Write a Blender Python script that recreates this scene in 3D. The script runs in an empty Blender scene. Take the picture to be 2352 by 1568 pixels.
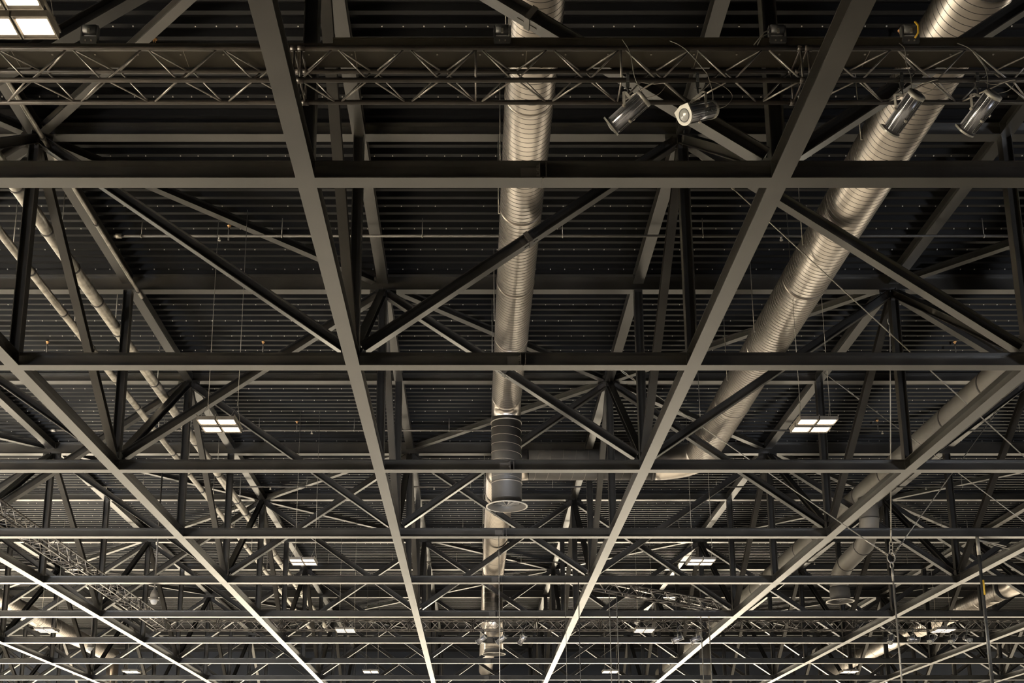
import bpy, bmesh, math, random
from mathutils import Vector, Matrix
random.seed(7)
C = bpy.context.scene.collection
V = Vector
PI = math.pi

# ------------------------------------------------------------------ metrics (metres, camera at z = CZ)
CZ = 1.6
S = 7.2                       # bay size of the roof grid
X0, Y0 = -2.538, 15.978       # lower node column 0 / row 0
HL = 9.702 + CZ               # underside of the lower chords
HO, HE = 15.191 + CZ, 15.012 + CZ   # underside of upper chords, odd / even rows
DECK = 15.50 + CZ
BH = 0.29                     # chord depth and width
def CX(c): return X0 + c * S
def RY(r): return Y0 + r * S
def HU(r): return HO if r % 2 else HE
F, PX, PY, TH = 2683.69, 1086.16, 1279.23, 0.235798
def px(p):
    w = p[1] * math.cos(TH) + (p[2] - CZ) * math.sin(TH)
    if w < 0.5: return None
    v = (p[2] - CZ) * math.cos(TH) - p[1] * math.sin(TH)
    return PX + F * p[0] / w, PY - F * v / w
def seen(p, q, m=250):
    """does the member p-q come near the frame (members far outside it are not built)"""
    n = 8
    for i in range(n + 1):
        s = px(V(p).lerp(V(q), i / n))
        if s and -m < s[0] < 2352 + m and -m < s[1] < 1568 + m: return True
    return False

# ------------------------------------------------------------------ materials
def new_mat(name):
    m = bpy.data.materials.new(name); m.use_nodes = True
    nt = m.node_tree; b = nt.nodes['Principled BSDF']
    return m, nt, b
def mottled(name, c0, c1, scale=1.5, rough=(0.4, 0.6), metal=0.0, detail=4.0, bump=0.0, stretch=(1, 1, 1), spec=0.5):
    m, nt, b = new_mat(name)
    tc = nt.nodes.new('ShaderNodeTexCoord'); mp = nt.nodes.new('ShaderNodeMapping')
    mp.inputs['Scale'].default_value = stretch
    n = nt.nodes.new('ShaderNodeTexNoise'); n.inputs['Scale'].default_value = scale; n.inputs['Detail'].default_value = detail
    r = nt.nodes.new('ShaderNodeValToRGB'); r.color_ramp.elements[0].position = 0.35; r.color_ramp.elements[1].position = 0.65
    r.color_ramp.elements[0].color = (*c0, 1); r.color_ramp.elements[1].color = (*c1, 1)
    mr = nt.nodes.new('ShaderNodeMapRange'); mr.inputs['To Min'].default_value = rough[0]; mr.inputs['To Max'].default_value = rough[1]
    L = nt.links.new
    L(tc.outputs['Object'], mp.inputs['Vector']); L(mp.outputs[0], n.inputs['Vector'])
    L(n.outputs['Fac'], r.inputs['Fac']); L(r.outputs['Color'], b.inputs['Base Color'])
    L(n.outputs['Fac'], mr.inputs['Value']); L(mr.outputs[0], b.inputs['Roughness'])
    b.inputs['Metallic'].default_value = metal
    b.inputs['Specular IOR Level'].default_value = spec
    if bump:
        bp = nt.nodes.new('ShaderNodeBump'); bp.inputs['Strength'].default_value = bump; bp.inputs['Distance'].default_value = 0.01
        L(n.outputs['Fac'], bp.inputs['Height']); L(bp.outputs[0], b.inputs['Normal'])
    return m
def glow(name, col, s):
    m, nt, b = new_mat(name)
    b.inputs['Base Color'].default_value = (0.8, 0.8, 0.8, 1)
    b.inputs['Emission Color'].default_value = (*col, 1); b.inputs['Emission Strength'].default_value = s
    return m
M = {}
M['steel'] = mottled('painted_steel', (0.018, 0.0165, 0.0145), (0.03, 0.0275, 0.024), 0.9, (0.26, 0.36), spec=0.5)
M['steel_dark'] = mottled('dark_painted_steel', (0.035, 0.031, 0.027), (0.055, 0.049, 0.043), 1.2, (0.4, 0.55))
M['deck'] = mottled('black_deck_paint', (0.004, 0.004, 0.0045), (0.007, 0.007, 0.0075), 0.6, (0.38, 0.48), stretch=(0.3, 4, 1), spec=0.11)
M['screw'] = mottled('zinc_screw', (0.6, 0.55, 0.5), (0.7, 0.66, 0.6), 9, (0.3, 0.4), metal=0.4)
M['duct'] = mottled('galvanised_duct', (0.50, 0.455, 0.41), (0.64, 0.585, 0.53), 0.8, (0.28, 0.36), metal=1.0)
M['duct_pale'] = mottled('smooth_grey_duct', (0.13, 0.12, 0.105), (0.16, 0.148, 0.13), 1.2, (0.5, 0.6), metal=0.3)
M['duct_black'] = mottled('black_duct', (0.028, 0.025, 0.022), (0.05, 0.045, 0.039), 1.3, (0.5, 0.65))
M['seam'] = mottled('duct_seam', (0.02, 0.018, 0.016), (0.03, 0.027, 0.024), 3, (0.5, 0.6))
M['seam_pale'] = mottled('duct_seam_bright', (0.28, 0.25, 0.21), (0.36, 0.32, 0.27), 3, (0.4, 0.5), metal=0.5)
M['rim'] = mottled('pale_metal_rim', (0.42, 0.38, 0.32), (0.5, 0.46, 0.4), 3, (0.35, 0.5), metal=0.3)
M['foil'] = mottled('foil_pipe_wrap', (0.3, 0.28, 0.24), (0.5, 0.47, 0.42), 5, (0.3, 0.5), metal=0.8, bump=0.8, stretch=(1, 1, 1))
M['truss'] = mottled('black_truss_tube', (0.035, 0.03, 0.026), (0.06, 0.05, 0.043), 3, (0.28, 0.4), metal=0.2)
M['brace'] = mottled('truss_brace', (0.28, 0.26, 0.24), (0.38, 0.35, 0.32), 3, (0.28, 0.38), metal=0.7)
M['tray'] = mottled('cable_tray', (0.022, 0.018, 0.012), (0.036, 0.03, 0.02), 1.0, (0.5, 0.65), spec=0.3)
M['spot'] = mottled('spotlight_body', (0.34, 0.34, 0.37), (0.44, 0.44, 0.47), 4, (0.25, 0.32), metal=0.85)
M['spot_dark'] = mottled('spotlight_trim', (0.04, 0.04, 0.04), (0.07, 0.07, 0.07), 4, (0.35, 0.5))
M['spot_plate'] = mottled('spotlight_plate', (0.3, 0.29, 0.26), (0.36, 0.35, 0.32), 4, (0.35, 0.5), metal=0.3)
M['lens'] = mottled('spotlight_lens', (0.3, 0.3, 0.28), (0.4, 0.4, 0.38), 2, (0.08, 0.12), spec=0.9)
M['wire'] = mottled('steel_wire', (0.28, 0.26, 0.22), (0.36, 0.33, 0.29), 8, (0.35, 0.5), metal=0.5)
M['cable'] = mottled('grey_cable', (0.13, 0.125, 0.11), (0.2, 0.19, 0.17), 8, (0.4, 0.5))
M['cable_black'] = mottled('black_cable', (0.02, 0.02, 0.02), (0.04, 0.04, 0.04), 8, (0.3, 0.45))
M['brass'] = mottled('brass_head', (0.55, 0.28, 0.1), (0.65, 0.36, 0.14), 8, (0.35, 0.5), metal=0.5)
M['yellow'] = mottled('yellow_strap', (0.7, 0.42, 0.03), (0.8, 0.5, 0.05), 8, (0.5, 0.6))
M['lamp_frame'] = mottled('lamp_frame', (0.16, 0.14, 0.12), (0.22, 0.2, 0.17), 4, (0.4, 0.5), metal=0.3)
M['lamp'] = glow('warm_led_panel', (1.0, 0.80, 0.58), 9)
M['floor'] = mottled('hall_floor', (0.42, 0.38, 0.32), (0.5, 0.45, 0.38), 0.4, (0.5, 0.7))
M['wall'] = mottled('hall_wall', (0.004, 0.007, 0.014), (0.006, 0.010, 0.020), 0.3, (0.6, 0.8))
M['wall_light'] = mottled('pale_hall_wall', (0.10, 0.11, 0.13), (0.13, 0.14, 0.165), 0.3, (0.6, 0.8))
M['wall_white'] = mottled('white_side_wall', (0.62, 0.6, 0.56), (0.7, 0.68, 0.64), 0.3, (0.6, 0.8))
M['dome'] = mottled('camera_dome_housing', (0.1, 0.09, 0.075), (0.14, 0.125, 0.105), 4, (0.4, 0.55))
mg, nt, b = new_mat('clear_dome')
b.inputs['Base Color'].default_value = (0.7, 0.7, 0.7, 1); b.inputs['Roughness'].default_value = 0.05
b.inputs['Transmission Weight'].default_value = 0.5; M['glass'] = mg

# ------------------------------------------------------------------ mesh helpers
def obj(name, bm, mats, parent=None, smooth=False, me=None):
    if me is None:
        me = bpy.data.meshes.new(name)
        if smooth:
            for f in bm.faces: f.smooth = True
        bm.normal_update()
        bm.to_mesh(me); bm.free()
        for m in (mats if isinstance(mats, (list, tuple)) else [mats]): me.materials.append(M[m])
    o = bpy.data.objects.new(name, me); C.objects.link(o)
    if parent: o.parent = parent
    return o
def tag(o, label, cat, group=None):
    o['label'] = label; o['category'] = cat
    if group: o['group'] = group
    return o
def thing(name, label, cat, loc=(0, 0, 0), group=None):
    o = bpy.data.objects.new(name, None); C.objects.link(o); o.location = loc; o.empty_display_size = 0.2
    return tag(o, label, cat, group)
def structure(name, bm, mat):
    o = obj(name, bm, mat); o['kind'] = 'structure'; return o
def copy_tree(o, parent=None):
    c = o.copy(); C.objects.link(c); c.parent = parent
    for ch in o.children: copy_tree(ch, c)
    return c
def frame_of(d, up=(0, 0, 1)):
    d = V(d).normalized(); up = V(up)
    if abs(d.dot(up.normalized())) > 0.98: up = V((0, 1, 0))
    s = d.cross(up).normalized(); u = s.cross(d).normalized()
    return d, s, u
def box(bm, c, size, mi=0, mat=None):
    r = bmesh.ops.create_cube(bm, size=1.0)
    for v in r['verts']:
        v.co = V((v.co.x * size[0], v.co.y * size[1], v.co.z * size[2])); v.co = (mat @ v.co if mat else v.co) + V(c)
    for f in {f for v in r['verts'] for f in v.link_faces}: f.material_index = mi
def rail(bm, p, q, w, h, up=(0, 0, 1), mi=0):
    """rectangular bar from p to q"""
    d, s, u = frame_of(V(q) - V(p), up)
    a = [bm.verts.new(V(e) + s * sx * w / 2 + u * sz * h / 2) for e in (p, q) for sx, sz in ((-1, -1), (1, -1), (1, 1), (-1, 1))]
    for idx in ((0, 1, 2, 3), (7, 6, 5, 4), (0, 4, 5, 1), (1, 5, 6, 2), (2, 6, 7, 3), (3, 7, 4, 0)):
        bm.faces.new([a[i] for i in idx]).material_index = mi
def hsec(bm, p, q, b=0.24, h=0.23, tf=0.017, tw=0.012, up=(0, 0, 1), mi=0):
    """rolled H section from p to q; 'up' is normal to the flanges, the web lies in the p-q / up plane"""
    d, s, u = frame_of(V(q) - V(p), up)
    B, Hh, T, W = b / 2, h / 2, tf, tw / 2
    prof = [(-B, -Hh), (B, -Hh), (B, -Hh + T), (W, -Hh + T), (W, Hh - T), (B, Hh - T), (B, Hh), (-B, Hh), (-B, Hh - T), (-W, Hh - T), (-W, -Hh + T), (-B, -Hh + T)]
    A = [bm.verts.new(V(p) + s * x + u * z) for x, z in prof]
    Z = [bm.verts.new(V(q) + s * x + u * z) for x, z in prof]
    n = len(prof)
    for i in range(n):
        f = bm.faces.new((A[i], A[(i + 1) % n], Z[(i + 1) % n], Z[i])); f.material_index = mi
    for K in (A, Z):
        for idx in ((0, 1, 2, 3, 10, 11), (3, 4, 9, 10), (4, 5, 6, 7, 8, 9)):
            bm.faces.new([K[i] for i in idx]).material_index = mi
def tube(bm, pts, r, n=8, cap=True, mi=0, radii=None):
    pts = [V(p) for p in pts]; rings = []; prev = None
    for i, p in enumerate(pts):
        if i == 0: t = pts[1] - p
        elif i == len(pts) - 1: t = p - pts[i - 1]
        else: t = (pts[i + 1] - p).normalized() + (p - pts[i - 1]).normalized()
        t = t.normalized()
        if prev is None:
            _, s, u = frame_of(t)
        else:
            s = prev - t * prev.dot(t)
            s.normalize(); u = s.cross(t).normalized()
        prev = s
        k = 1.0
        if 0 < i < len(pts) - 1:
            k = 1 / max(0.6, math.cos((pts[i + 1] - p).angle(p - pts[i - 1]) / 2))
        rr = radii[i] if radii else r
        rings.append([bm.verts.new(p + (s * math.cos(2 * PI * j / n) + u * math.sin(2 * PI * j / n)) * rr * (1 if n > 30 else 1)) for j in range(n)])
    for a, b2 in zip(rings, rings[1:]):
        for j in range(n):
            f = bm.faces.new((a[j], a[(j + 1) % n], b2[(j + 1) % n], b2[j])); f.material_index = mi; f.smooth = True
    if cap:
        bm.faces.new(rings[0][::-1]).material_index = mi; bm.faces.new(rings[-1]).material_index = mi
    return rings
def lathe(bm, prof, c=(0, 0, 0), axis=(0, 0, 1), n=24, mi=0):
    d, s, u = frame_of(axis)
    rings = []
    for r, z in prof:
        rings.append([bm.verts.new(V(c) + d * z + (s * math.cos(2 * PI * j / n) + u * math.sin(2 * PI * j / n)) * max(r, 1e-4)) for j in range(n)])
    for a, b2 in zip(rings, rings[1:]):
        for j in range(n):
            f = bm.faces.new((a[j], a[(j + 1) % n], b2[(j + 1) % n], b2[j])); f.smooth = True; f.material_index = mi
def helix(bm, p, q, r, pitch, w=0.010, t=0.004, n=40, mi=1, phase=0.0):
    """raised lock seam winding round a straight duct"""
    d, s, u = frame_of(V(q) - V(p)); L = (V(q) - V(p)).length
    turns = L / pitch; N = int(turns * n); prev = None
    for i in range(N + 1):
        a = 2 * PI * i / n + phase; z = L * i / N
        e = s * math.cos(a) + u * math.sin(a)
        c = V(p) + d * z
        k = [bm.verts.new(c + e * (r - 0.002) - d * w / 2), bm.verts.new(c + e * (r + t)), bm.verts.new(c + e * (r - 0.002) + d * w / 2)]
        if prev:
            for j in range(2):
                f = bm.faces.new((prev[j], prev[j + 1], k[j + 1], k[j])); f.material_index = mi
        prev = k
def arc(c, a, b2, r, n=8):
    """points of a quarter turn about c from direction a to direction b2"""
    a = V(a); b2 = V(b2)
    return [V(c) + (a * math.cos(PI / 2 * i / n) + b2 * math.sin(PI / 2 * i / n)) * r for i in range(n + 1)]
NB = bmesh.new

# ------------------------------------------------------------------ roof trusses
UP, UX, UY = V((0, 0, 1)), V((1, 0, 0)), V((0, 1, 0))
mesh_cache = {}
def member(name, p, q, up, parent, b=0.24, h=0.23, mat='steel', margin=250, plates=False):
    """one steel member as an object of its own; members of the same shape share their mesh"""
    if not seen(p, q, margin): return None
    d = V(q) - V(p); L = round(d.length, 3)
    d, s, u = frame_of(d, up)
    key = (name, L, b, h, mat, plates)
    rot = Matrix((s, d, u)).transposed().to_4x4()      # local x = side, y = along, z = up
    if key not in mesh_cache:
        bm = NB(); hsec(bm, (0, 0, 0), (0, L, 0), b, h)
        if plates:
            for y in (0.012, L - 0.012):
                box(bm, (0, y, 0), (b, 0.02, h))
                yy = y + (0.016 if y < 1 else -0.016)
                for sx in (-0.09, 0.09):
                    for sz in (-0.07, 0.07): box(bm, (sx, yy, sz), (0.03, 0.014, 0.03))
        o = obj(name, bm, mat, parent); mesh_cache[key] = o.data
    else:
        o = obj(name, None, None, parent, me=mesh_cache[key])
    o.matrix_world = Matrix.Translation(V(p) - parent.location) @ rot
    return o
def node_l(c, r): return V((CX(c), RY(r), HL + BH))        # top of lower chord
def node_u(c, r): return V((CX(c), RY(r), HU(r)))          # underside of upper chord
ORD = ['first', 'second', 'third', 'fourth', 'fifth', 'sixth', 'seventh', 'eighth', 'ninth', 'tenth', 'eleventh', 'twelfth', 'thirteenth', 'fourteenth', 'fifteenth', 'sixteenth', 'seventeenth']
CMIN, CMAX, RMIN, RMAX = -8, 9, 0, 11
def diag_ends(lo, up, side):
    """axis of a diagonal between a lower and an upper node, set off the node centres so the members meet edge to edge"""
    d = (up - lo)
    return lo + d * 0.028, up - d * 0.022
for r in range(RMIN, RMAX + 1):
    t = thing('roof_truss', 'dark steel roof truss spanning across the hall, %s row counting from the camera' % ORD[r], 'truss', (0, RY(r), HL))
    # chords, one length per two bays
    for c in range(CMIN, CMAX):
        member('bottom_chord', (CX(c), RY(r), HL + BH / 2), (CX(c + 1), RY(r), HL + BH / 2), UP, t, BH, BH)
        hh = DECK - 0.01 - HU(r)
        member('top_chord', (CX(c), RY(r), HU(r) + hh / 2), (CX(c + 1), RY(r), HU(r) + hh / 2), UP, t, BH, hh)
    for c in range(CMIN, CMAX + 1):
        member('post', node_l(c, r), node_u(c, r), UX, t, 0.23, 0.23)
        if (c + r) % 2 == 0:
            for dc in (-1, 1):
                if CMIN <= c + dc <= CMAX:
                    p, q = diag_ends(node_l(c + dc, r), node_u(c, r), dc)
                    member('diagonal', p, q, UP, t, 0.24, 0.23)
    # splice in the bay above the round duct
    if r <= 9:
        bm = NB(); x = X0 + 3.6
        for dx in (-0.05, 0.05):
            box(bm, (x + dx, 0, BH / 2), (0.015, BH - 0.02, BH - 0.03))
        for k in range(4): box(bm, (x - 0.075, -0.09, 0.06 + k * 0.055), (0.035, 0.03, 0.03))
        box(bm, (x, 0, -0.004), (0.02, BH, 0.012)); box(bm, (x - 0.2, -0.012, BH / 2), (0.26, 0.02, 0.2))
        obj('splice_plate', bm, 'steel_dark', t)
        a = (0, r) if r % 2 == 0 else (1, r)
        lo, up = node_l(1 - a[0], r), node_u(*a); m_ = lo.lerp(up, 0.52) - t.location; dd = (up - lo).normalized()
        bm = NB(); rail(bm, m_ - dd * 0.05, m_ + dd * 0.05, 0.27, 0.26, UP); 
        for sx in (-1, 1): rail(bm, m_ + dd * 0.12 * sx - dd * 0.06, m_ + dd * 0.12 * sx + dd * 0.06, 0.02, 0.25, UP)
        obj('splice_collar', bm, 'steel_dark', t)
    # gusset plates at the upper nodes
    for c in range(CMIN, CMAX + 1):
        if (c + r) % 2 == 0 and seen(node_u(c, r), node_u(c, r), 60):
            bm = NB(); z = HU(r) - HL
            box(bm, (CX(c), 0, z - 0.13), (0.74, 0.018, 0.26)); box(bm, (CX(c), 0, z - 0.10), (0.018, 0.62, 0.2))
            for sx in (-0.3, -0.2, 0.2, 0.3):
                for k in (0, 1): box(bm, (CX(c) + sx, -0.016, z - 0.06 - 0.1 * k), (0.03, 0.02, 0.03))
            obj('gusset_plate', bm, 'steel_dark', t)
for c in range(CMIN, CMAX + 1):
    vis = [r for r in range(-1, RMAX) if seen((CX(c), RY(r) + 0.15, HL), (CX(c), RY(r + 1), HL)) or seen((CX(c), RY(r), HO), (CX(c), RY(r + 1), HO))]
    if not vis: continue
    t = thing('roof_girder', 'dark steel girder running away down the hall, %s line %s of the round middle duct' %
              ((ORD[-c], 'left') if c <= 0 else (ORD[c - 1], 'right')), 'truss', (CX(c), 0, HL))
    for r in range(-1, RMAX):
        a, b2 = RY(r) + BH / 2, RY(r + 1) - BH / 2
        member('bottom_chord', (CX(c), a, HL + BH / 2), (CX(c), b2, HL + BH / 2), UP, t, BH, BH, plates=True)
        member('top_chord', (CX(c), a, HO + BH / 2), (CX(c), b2, HO + BH / 2), UP, t, BH, BH, plates=True)
    for r in range(0, RMAX + 1):
        if (c + r) % 2 == 0:
            for dr in (-1, 1):
                if 0 <= r + dr <= RMAX:
                    p, q = diag_ends(node_l(c, r + dr), node_u(c, r), dr)
                    member('diagonal', p, q, UP, t, 0.2, 0.2)
# plan bracing between the upper nodes
t = thing('roof_bracing', 'slanting steel braces under the black roof deck, zigzagging between the upper truss joints', 'bracing', (0, 0, HO))
for r in range(1, RMAX, 2):
    for c in range(CMIN - 1, CMAX + 1):
        if c % 2 and (c + r) % 4 == 0:
            for dc in (-1, 1):
                for dr in (-1, 1):
                    p, q = V((CX(c), RY(r), HO + 0.06)), V((CX(c + dc), RY(r + dr), HO + 0.06))
                    if r + dr < 0: continue
                    d = (q - p).normalized()
                    member('brace', p + d * 0.35, q - d * 0.35, UP, t, 0.2, 0.2)

# ------------------------------------------------------------------ deck, shell
bm = NB()
xa, xb = -62.0, 64.0; y = 6.0; pitch = 0.3733; yr = []
prev = None
prof = [(0.0, 0.0), (0.115, 0.0), (0.145, 0.05), (0.150, 0.055), (0.175, 0.13), (0.335, 0.13), (0.3733, 0.0)]
while y < 99:
    for k, (dy, dz) in enumerate(prof[:-1]):
        a = (bm.verts.new((xa, y + dy, DECK + dz)), bm.verts.new((xb, y + dy, DECK + dz)))
        if prev: bm.faces.new((prev[0], a[0], a[1], prev[1]))
        prev = a
    yr.append(y); y += pitch
deck = structure('ceiling', bm, 'deck')
deck['label'] = 'black ribbed metal roof deck above all the trusses'
bm = NB()
for i in range(1, len(yr), 3):
    yy = yr[i] + 0.055
    x = -45.0 + random.random() * 0.3
    while x < 50:
        x += 0.41 + random.uniform(-0.02, 0.02)
        p = (x, yy, DECK)
        if yy > 62 or random.random() < 0.12 or not seen(p, p, 10): continue
        s_ = 0.011
        vs = [bm.verts.new((x + sx * s_, yy + sy * s_, DECK - 0.022)) for sx, sy in ((-1, -1), (1, -1), (1, 1), (-1, 1))]
        vt = [bm.verts.new((x + sx * s_, yy + sy * s_, DECK)) for sx, sy in ((-1, -1), (1, -1), (1, 1), (-1, 1))]
        bm.faces.new(vs)
        for j in range(4): bm.faces.new((vs[j], vs[(j + 1) % 4], vt[(j + 1) % 4], vt[j]))
sc = obj('deck_screws', bm, 'screw', deck); sc['kind'] = 'stuff'; sc['label'] = 'rows of bright screw heads along the deck ribs'
def slab(name, c, size, mat):
    bm = NB(); box(bm, c, size); return structure(name, bm, mat)
slab('floor', (0, 90, -0.05), (130, 202, 0.1), 'floor')
slab('wall_back', (0, 191, 8.6), (130, 0.3, 17.4), 'wall_light')
slab('wall_rear', (0, 99.3, 14.4), (130, 0.3, 5.8), 'wall')
slab('ceiling_rear', (0, 145, DECK + 0.2), (130, 92, 0.2), 'wall')
slab('wall_left', (-64.2, 90, 8.6), (0.3, 202, 17.4), 'wall_white')
slab('wall_right', (64.4, 90, 8.6), (0.3, 202, 17.4), 'wall_white')
slab('wall_front', (0, -10.8, 8.6), (128, 0.3, 17.4), 'wall')

# ------------------------------------------------------------------ round ducts
DZ = 13.5 + CZ
MID = {k: X0 + (k + 0.5) * S for k in range(-8, 9)}
def duct_body(parent, p, q, r, mat, seam='seam', pitch=0.15, loc=None, hel=True, w=0.024, n=40):
    bm = NB(); l = parent.location
    tube(bm, [V(p) - l, V(q) - l], r, n)
    if hel: helix(bm, V(p) - l, V(q) - l, r, pitch, w=w)
    return obj('duct_body', bm, [mat, seam], parent)
def bands(parent, p, q, r, ts, mat='seam'):
    l = parent.location; d = (V(q) - V(p)).normalized()
    for t_ in ts:
        c = V(p) + d * t_ - l
        bm = NB(); tube(bm, [c - d * 0.03, c + d * 0.03], r + 0.012, 40)
        tube(bm, [c - d * 0.045, c - d * 0.03], r + 0.006, 40)
        obj('coupling_band', bm, mat, parent)
def rods(parent, x, r, ys, side=-1):
    l = parent.location
    for yy in ys:
        bm = NB(); xx = x + side * (r + 0.03)
        tube(bm, [V((xx, yy, DZ - 0.1)) - l, V((xx, yy, DECK + 0.05)) - l], 0.011, 6)
        tube(bm, [V((xx, yy, DZ - 0.1)) - l, V((x + side * (r - 0.02), yy, DZ - 0.1)) - l], 0.014, 6)
        obj('hanger_rod', bm, 'wire', parent)
def diffuser(parent, c, r, R):
    l = parent.location; c = V(c) - l
    bm = NB()
    lathe(bm, [(r, 0.24), (r + 0.005, 0.10), (r + 0.03, 0.07), (R - 0.02, 0.025), (R, 0.012), (R, -0.012), (R - 0.05, -0.012), (R - 0.09, 0.02), (r - 0.02, 0.09), (r - 0.03, 0.24)], c, UP, 48)
    for f in bm.faces:
        m_ = f.calc_center_median() - c
        if math.hypot(m_.x, m_.y) < R - 0.05 and m_.z < 0.3: f.material_index = 1
    rim = obj('diffuser_rim', bm, ['rim', 'duct_black'], parent)
    bm = NB()
    for k in range(8):                                   # upright radial guide vanes, leaning a little
        a = 2 * PI * k / 8 + 0.3; e = V((math.cos(a), math.sin(a), 0)); f = V((-math.sin(a), math.cos(a), 0)) * 0.05
        vs = [bm.verts.new(c + V((0, 0, 0.02))), bm.verts.new(c + e * (r - 0.04) + V((0, 0, 0.12)) + f), bm.verts.new(c + e * (r - 0.04) + V((0, 0, 0.165)) - f), bm.verts.new(c + V((0, 0, 0.165)))]
        vt = [bm.verts.new(v.co + f.normalized() * 0.006) for v in vs]
        bm.faces.new(vs); bm.faces.new(vt[::-1])
        for j in range(4): bm.faces.new((vs[j], vs[(j + 1) % 4], vt[(j + 1) % 4], vt[j]))
    tube(bm, [c + V((0, 0, 0.01)), c + V((0, 0, 0.16))], 0.03, 12)
    obj('swirl_vanes', bm, 'duct_pale', rim)
    bm = NB(); tube(bm, [c + V((0, 0, 0.17)), c + V((0, 0, 0.18))], r - 0.035, 32)
    obj('throat', bm, 'seam', rim)

# duct over the bay right of the first bright girder, ending in the black drop
D1 = thing('ventilation_duct', 'round spiral duct above the middle bay, ending in a black drop pipe', 'duct', (MID[0], 20, DZ))
r1 = 0.465; e = 1.0; yd = 35.2
p, q = V((MID[0], 6, DZ)), V((MID[0], yd - 0.75, DZ))
duct_body(D1, p, q, r1, 'duct')
bands(D1, p, q, r1, (13.2, 17.2, 20.7, 24.0), 'duct')
bm = NB(); l = D1.location
pts = [V((MID[0], yd - 0.75, DZ)) - l] + [x - l for x in arc((MID[0], yd - 0.6, DZ - 0.6), (0, 0, 1), (0, 1, 0), 0.6, 8)]
tube(bm, pts, r1, 40); obj('elbow', bm, 'duct', D1)
bm = NB(); zt, zb = DZ - 0.45, 10.09 + CZ
tube(bm, [V((MID[0], yd, zt)) - l, V((MID[0], yd, zb + 0.2)) - l], r1 + 0.01, 40)
helix(bm, V((MID[0], yd, zt - 0.25)) - l, V((MID[0], yd, zb + 0.75)) - l, r1 + 0.01, 0.27, w=0.014, t=0.008)
for z in (zt - 0.22, zb + 0.72): tube(bm, [V((MID[0], yd, z)) - l, V((MID[0], yd, z + 0.035)) - l], r1 + 0.03, 40, mi=1)
obj('drop_pipe', bm, ['duct_black', 'seam_pale'], D1)
diffuser(D1, (MID[0], yd, zb), r1, 0.655)
rods(D1, MID[0], r1, (17.4, 21.6, 23.3, 28.8, 31.9))

# second duct: turns left behind the black drop and runs on down the hall
D2 = thing('ventilation_duct', 'large spiral duct slanting from top right, turning left behind the black drop', 'duct', (MID[1], 25, DZ))
r2 = 0.57; l = D2.location; yt = 41.5; R = 1.5
p, q = V((MID[1], 6, DZ)), V((MID[1], yt - R, DZ))
duct_body(D2, p, q, r2, 'duct'); bands(D2, p, q, r2, (11.6, 15.3, 20.6, 24.6, 29.0), 'duct')
bm = NB()
tube(bm, [x - l for x in arc((MID[1] - R, yt - R, DZ), (1, 0, 0), (0, 1, 0), R, 6)], r2, 40)
obj('elbow', bm, 'duct', D2)
p, q = V((MID[1] - R, yt, DZ)), V((MID[0] + 1.0, yt, DZ))
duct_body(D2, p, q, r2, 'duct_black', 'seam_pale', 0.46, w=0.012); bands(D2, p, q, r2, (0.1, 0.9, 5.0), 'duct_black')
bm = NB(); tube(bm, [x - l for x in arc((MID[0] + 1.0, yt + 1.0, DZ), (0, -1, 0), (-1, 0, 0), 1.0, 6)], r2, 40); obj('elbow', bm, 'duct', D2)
p, q = V((MID[0], yt + 1.0, DZ)), V((MID[0], 96, DZ))
duct_body(D2, p, q, r2, 'duct', pitch=0.2); bands(D2, p, q, r2, (3.0, 8.0, 13.0, 15.5, 22, 28), 'duct')
bm = NB(); yd = 60.1; zb = 9.27 + CZ
tube(bm, [V((MID[0] + 0.02, yd, DZ - 0.3)) - l, V((MID[0] + 0.02, yd, zb + 0.2)) - l], 0.485, 40)
helix(bm, V((MID[0] + 0.02, yd, DZ - 0.6)) - l, V((MID[0] + 0.02, yd, zb + 0.25)) - l, 0.485, 0.26, w=0.014, t=0.008)
obj('drop_pipe', bm, ['duct', 'seam'], D2)
diffuser(D2, (MID[0] + 0.02, yd, zb), 0.485, 0.62)
rods(D2, MID[1], r2, (20.5, 24.7, 29.5, 33.0, 37.2)); rods(D2, MID[0], r2, (45, 49.5, 54))

# third duct: smooth, with a cranked drop
D3 = thing('ventilation_duct', 'smooth pale grey duct at the right with a cranked branch pipe', 'duct', (MID[2], 40, 13.2 + CZ))
z3 = 13.2 + CZ; r3 = 0.52; l = D3.location
p, q = V((MID[2] + 0.1, 14, z3)), V((MID[2] + 0.1, 96, z3))
duct_body(D3, p, q, r3, 'duct_pale', hel=False, n=48); bands(D3, p, q, r3, [4 + 2.95 * k for k in range(24)], 'seam')
bm = NB()
tube(bm, [V((15.4, 43.8, z3 - 0.3)) - l, V((15.4, 43.8, 12.0 + CZ)) - l, V((15.42, 44.05, 11.6 + CZ)) - l, V((15.45, 44.7, 11.25 + CZ)) - l, V((15.45, 47.2, 11.05 + CZ)) - l, V((15.45, 47.9, 10.8 + CZ)) - l, V((15.45, 48.2, 10.4 + CZ)) - l, V((15.45, 48.2, 9.9 + CZ)) - l], 0.37, 36)
obj('branch_pipe', bm, 'duct_pale', D3)
for a, b2 in (((15.4, 43.8, 12.05 + CZ), (0, 0, 1)), ((15.45, 44.9, 11.23 + CZ), (0, 1, -0.1)), ((15.45, 47.0, 11.06 + CZ), (0, 1, -0.1)), ((15.45, 48.2, 10.38 + CZ), (0, 0, 1))):
    bm = NB(); c = V(a) - l; d = V(b2).normalized(); tube(bm, [c - d * 0.02, c + d * 0.02], 0.385, 36); obj('joint_band', bm, 'seam', D3)
bm = NB(); lathe(bm, [(0.37, 0.62), (0.39, 0.6), (0.41, 0.55), (0.41, 0.22)], V((15.45, 48.2, 9.67 + CZ)) - l, UP, 40); obj('outlet_collar', bm, 'duct_black', D3)
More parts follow.
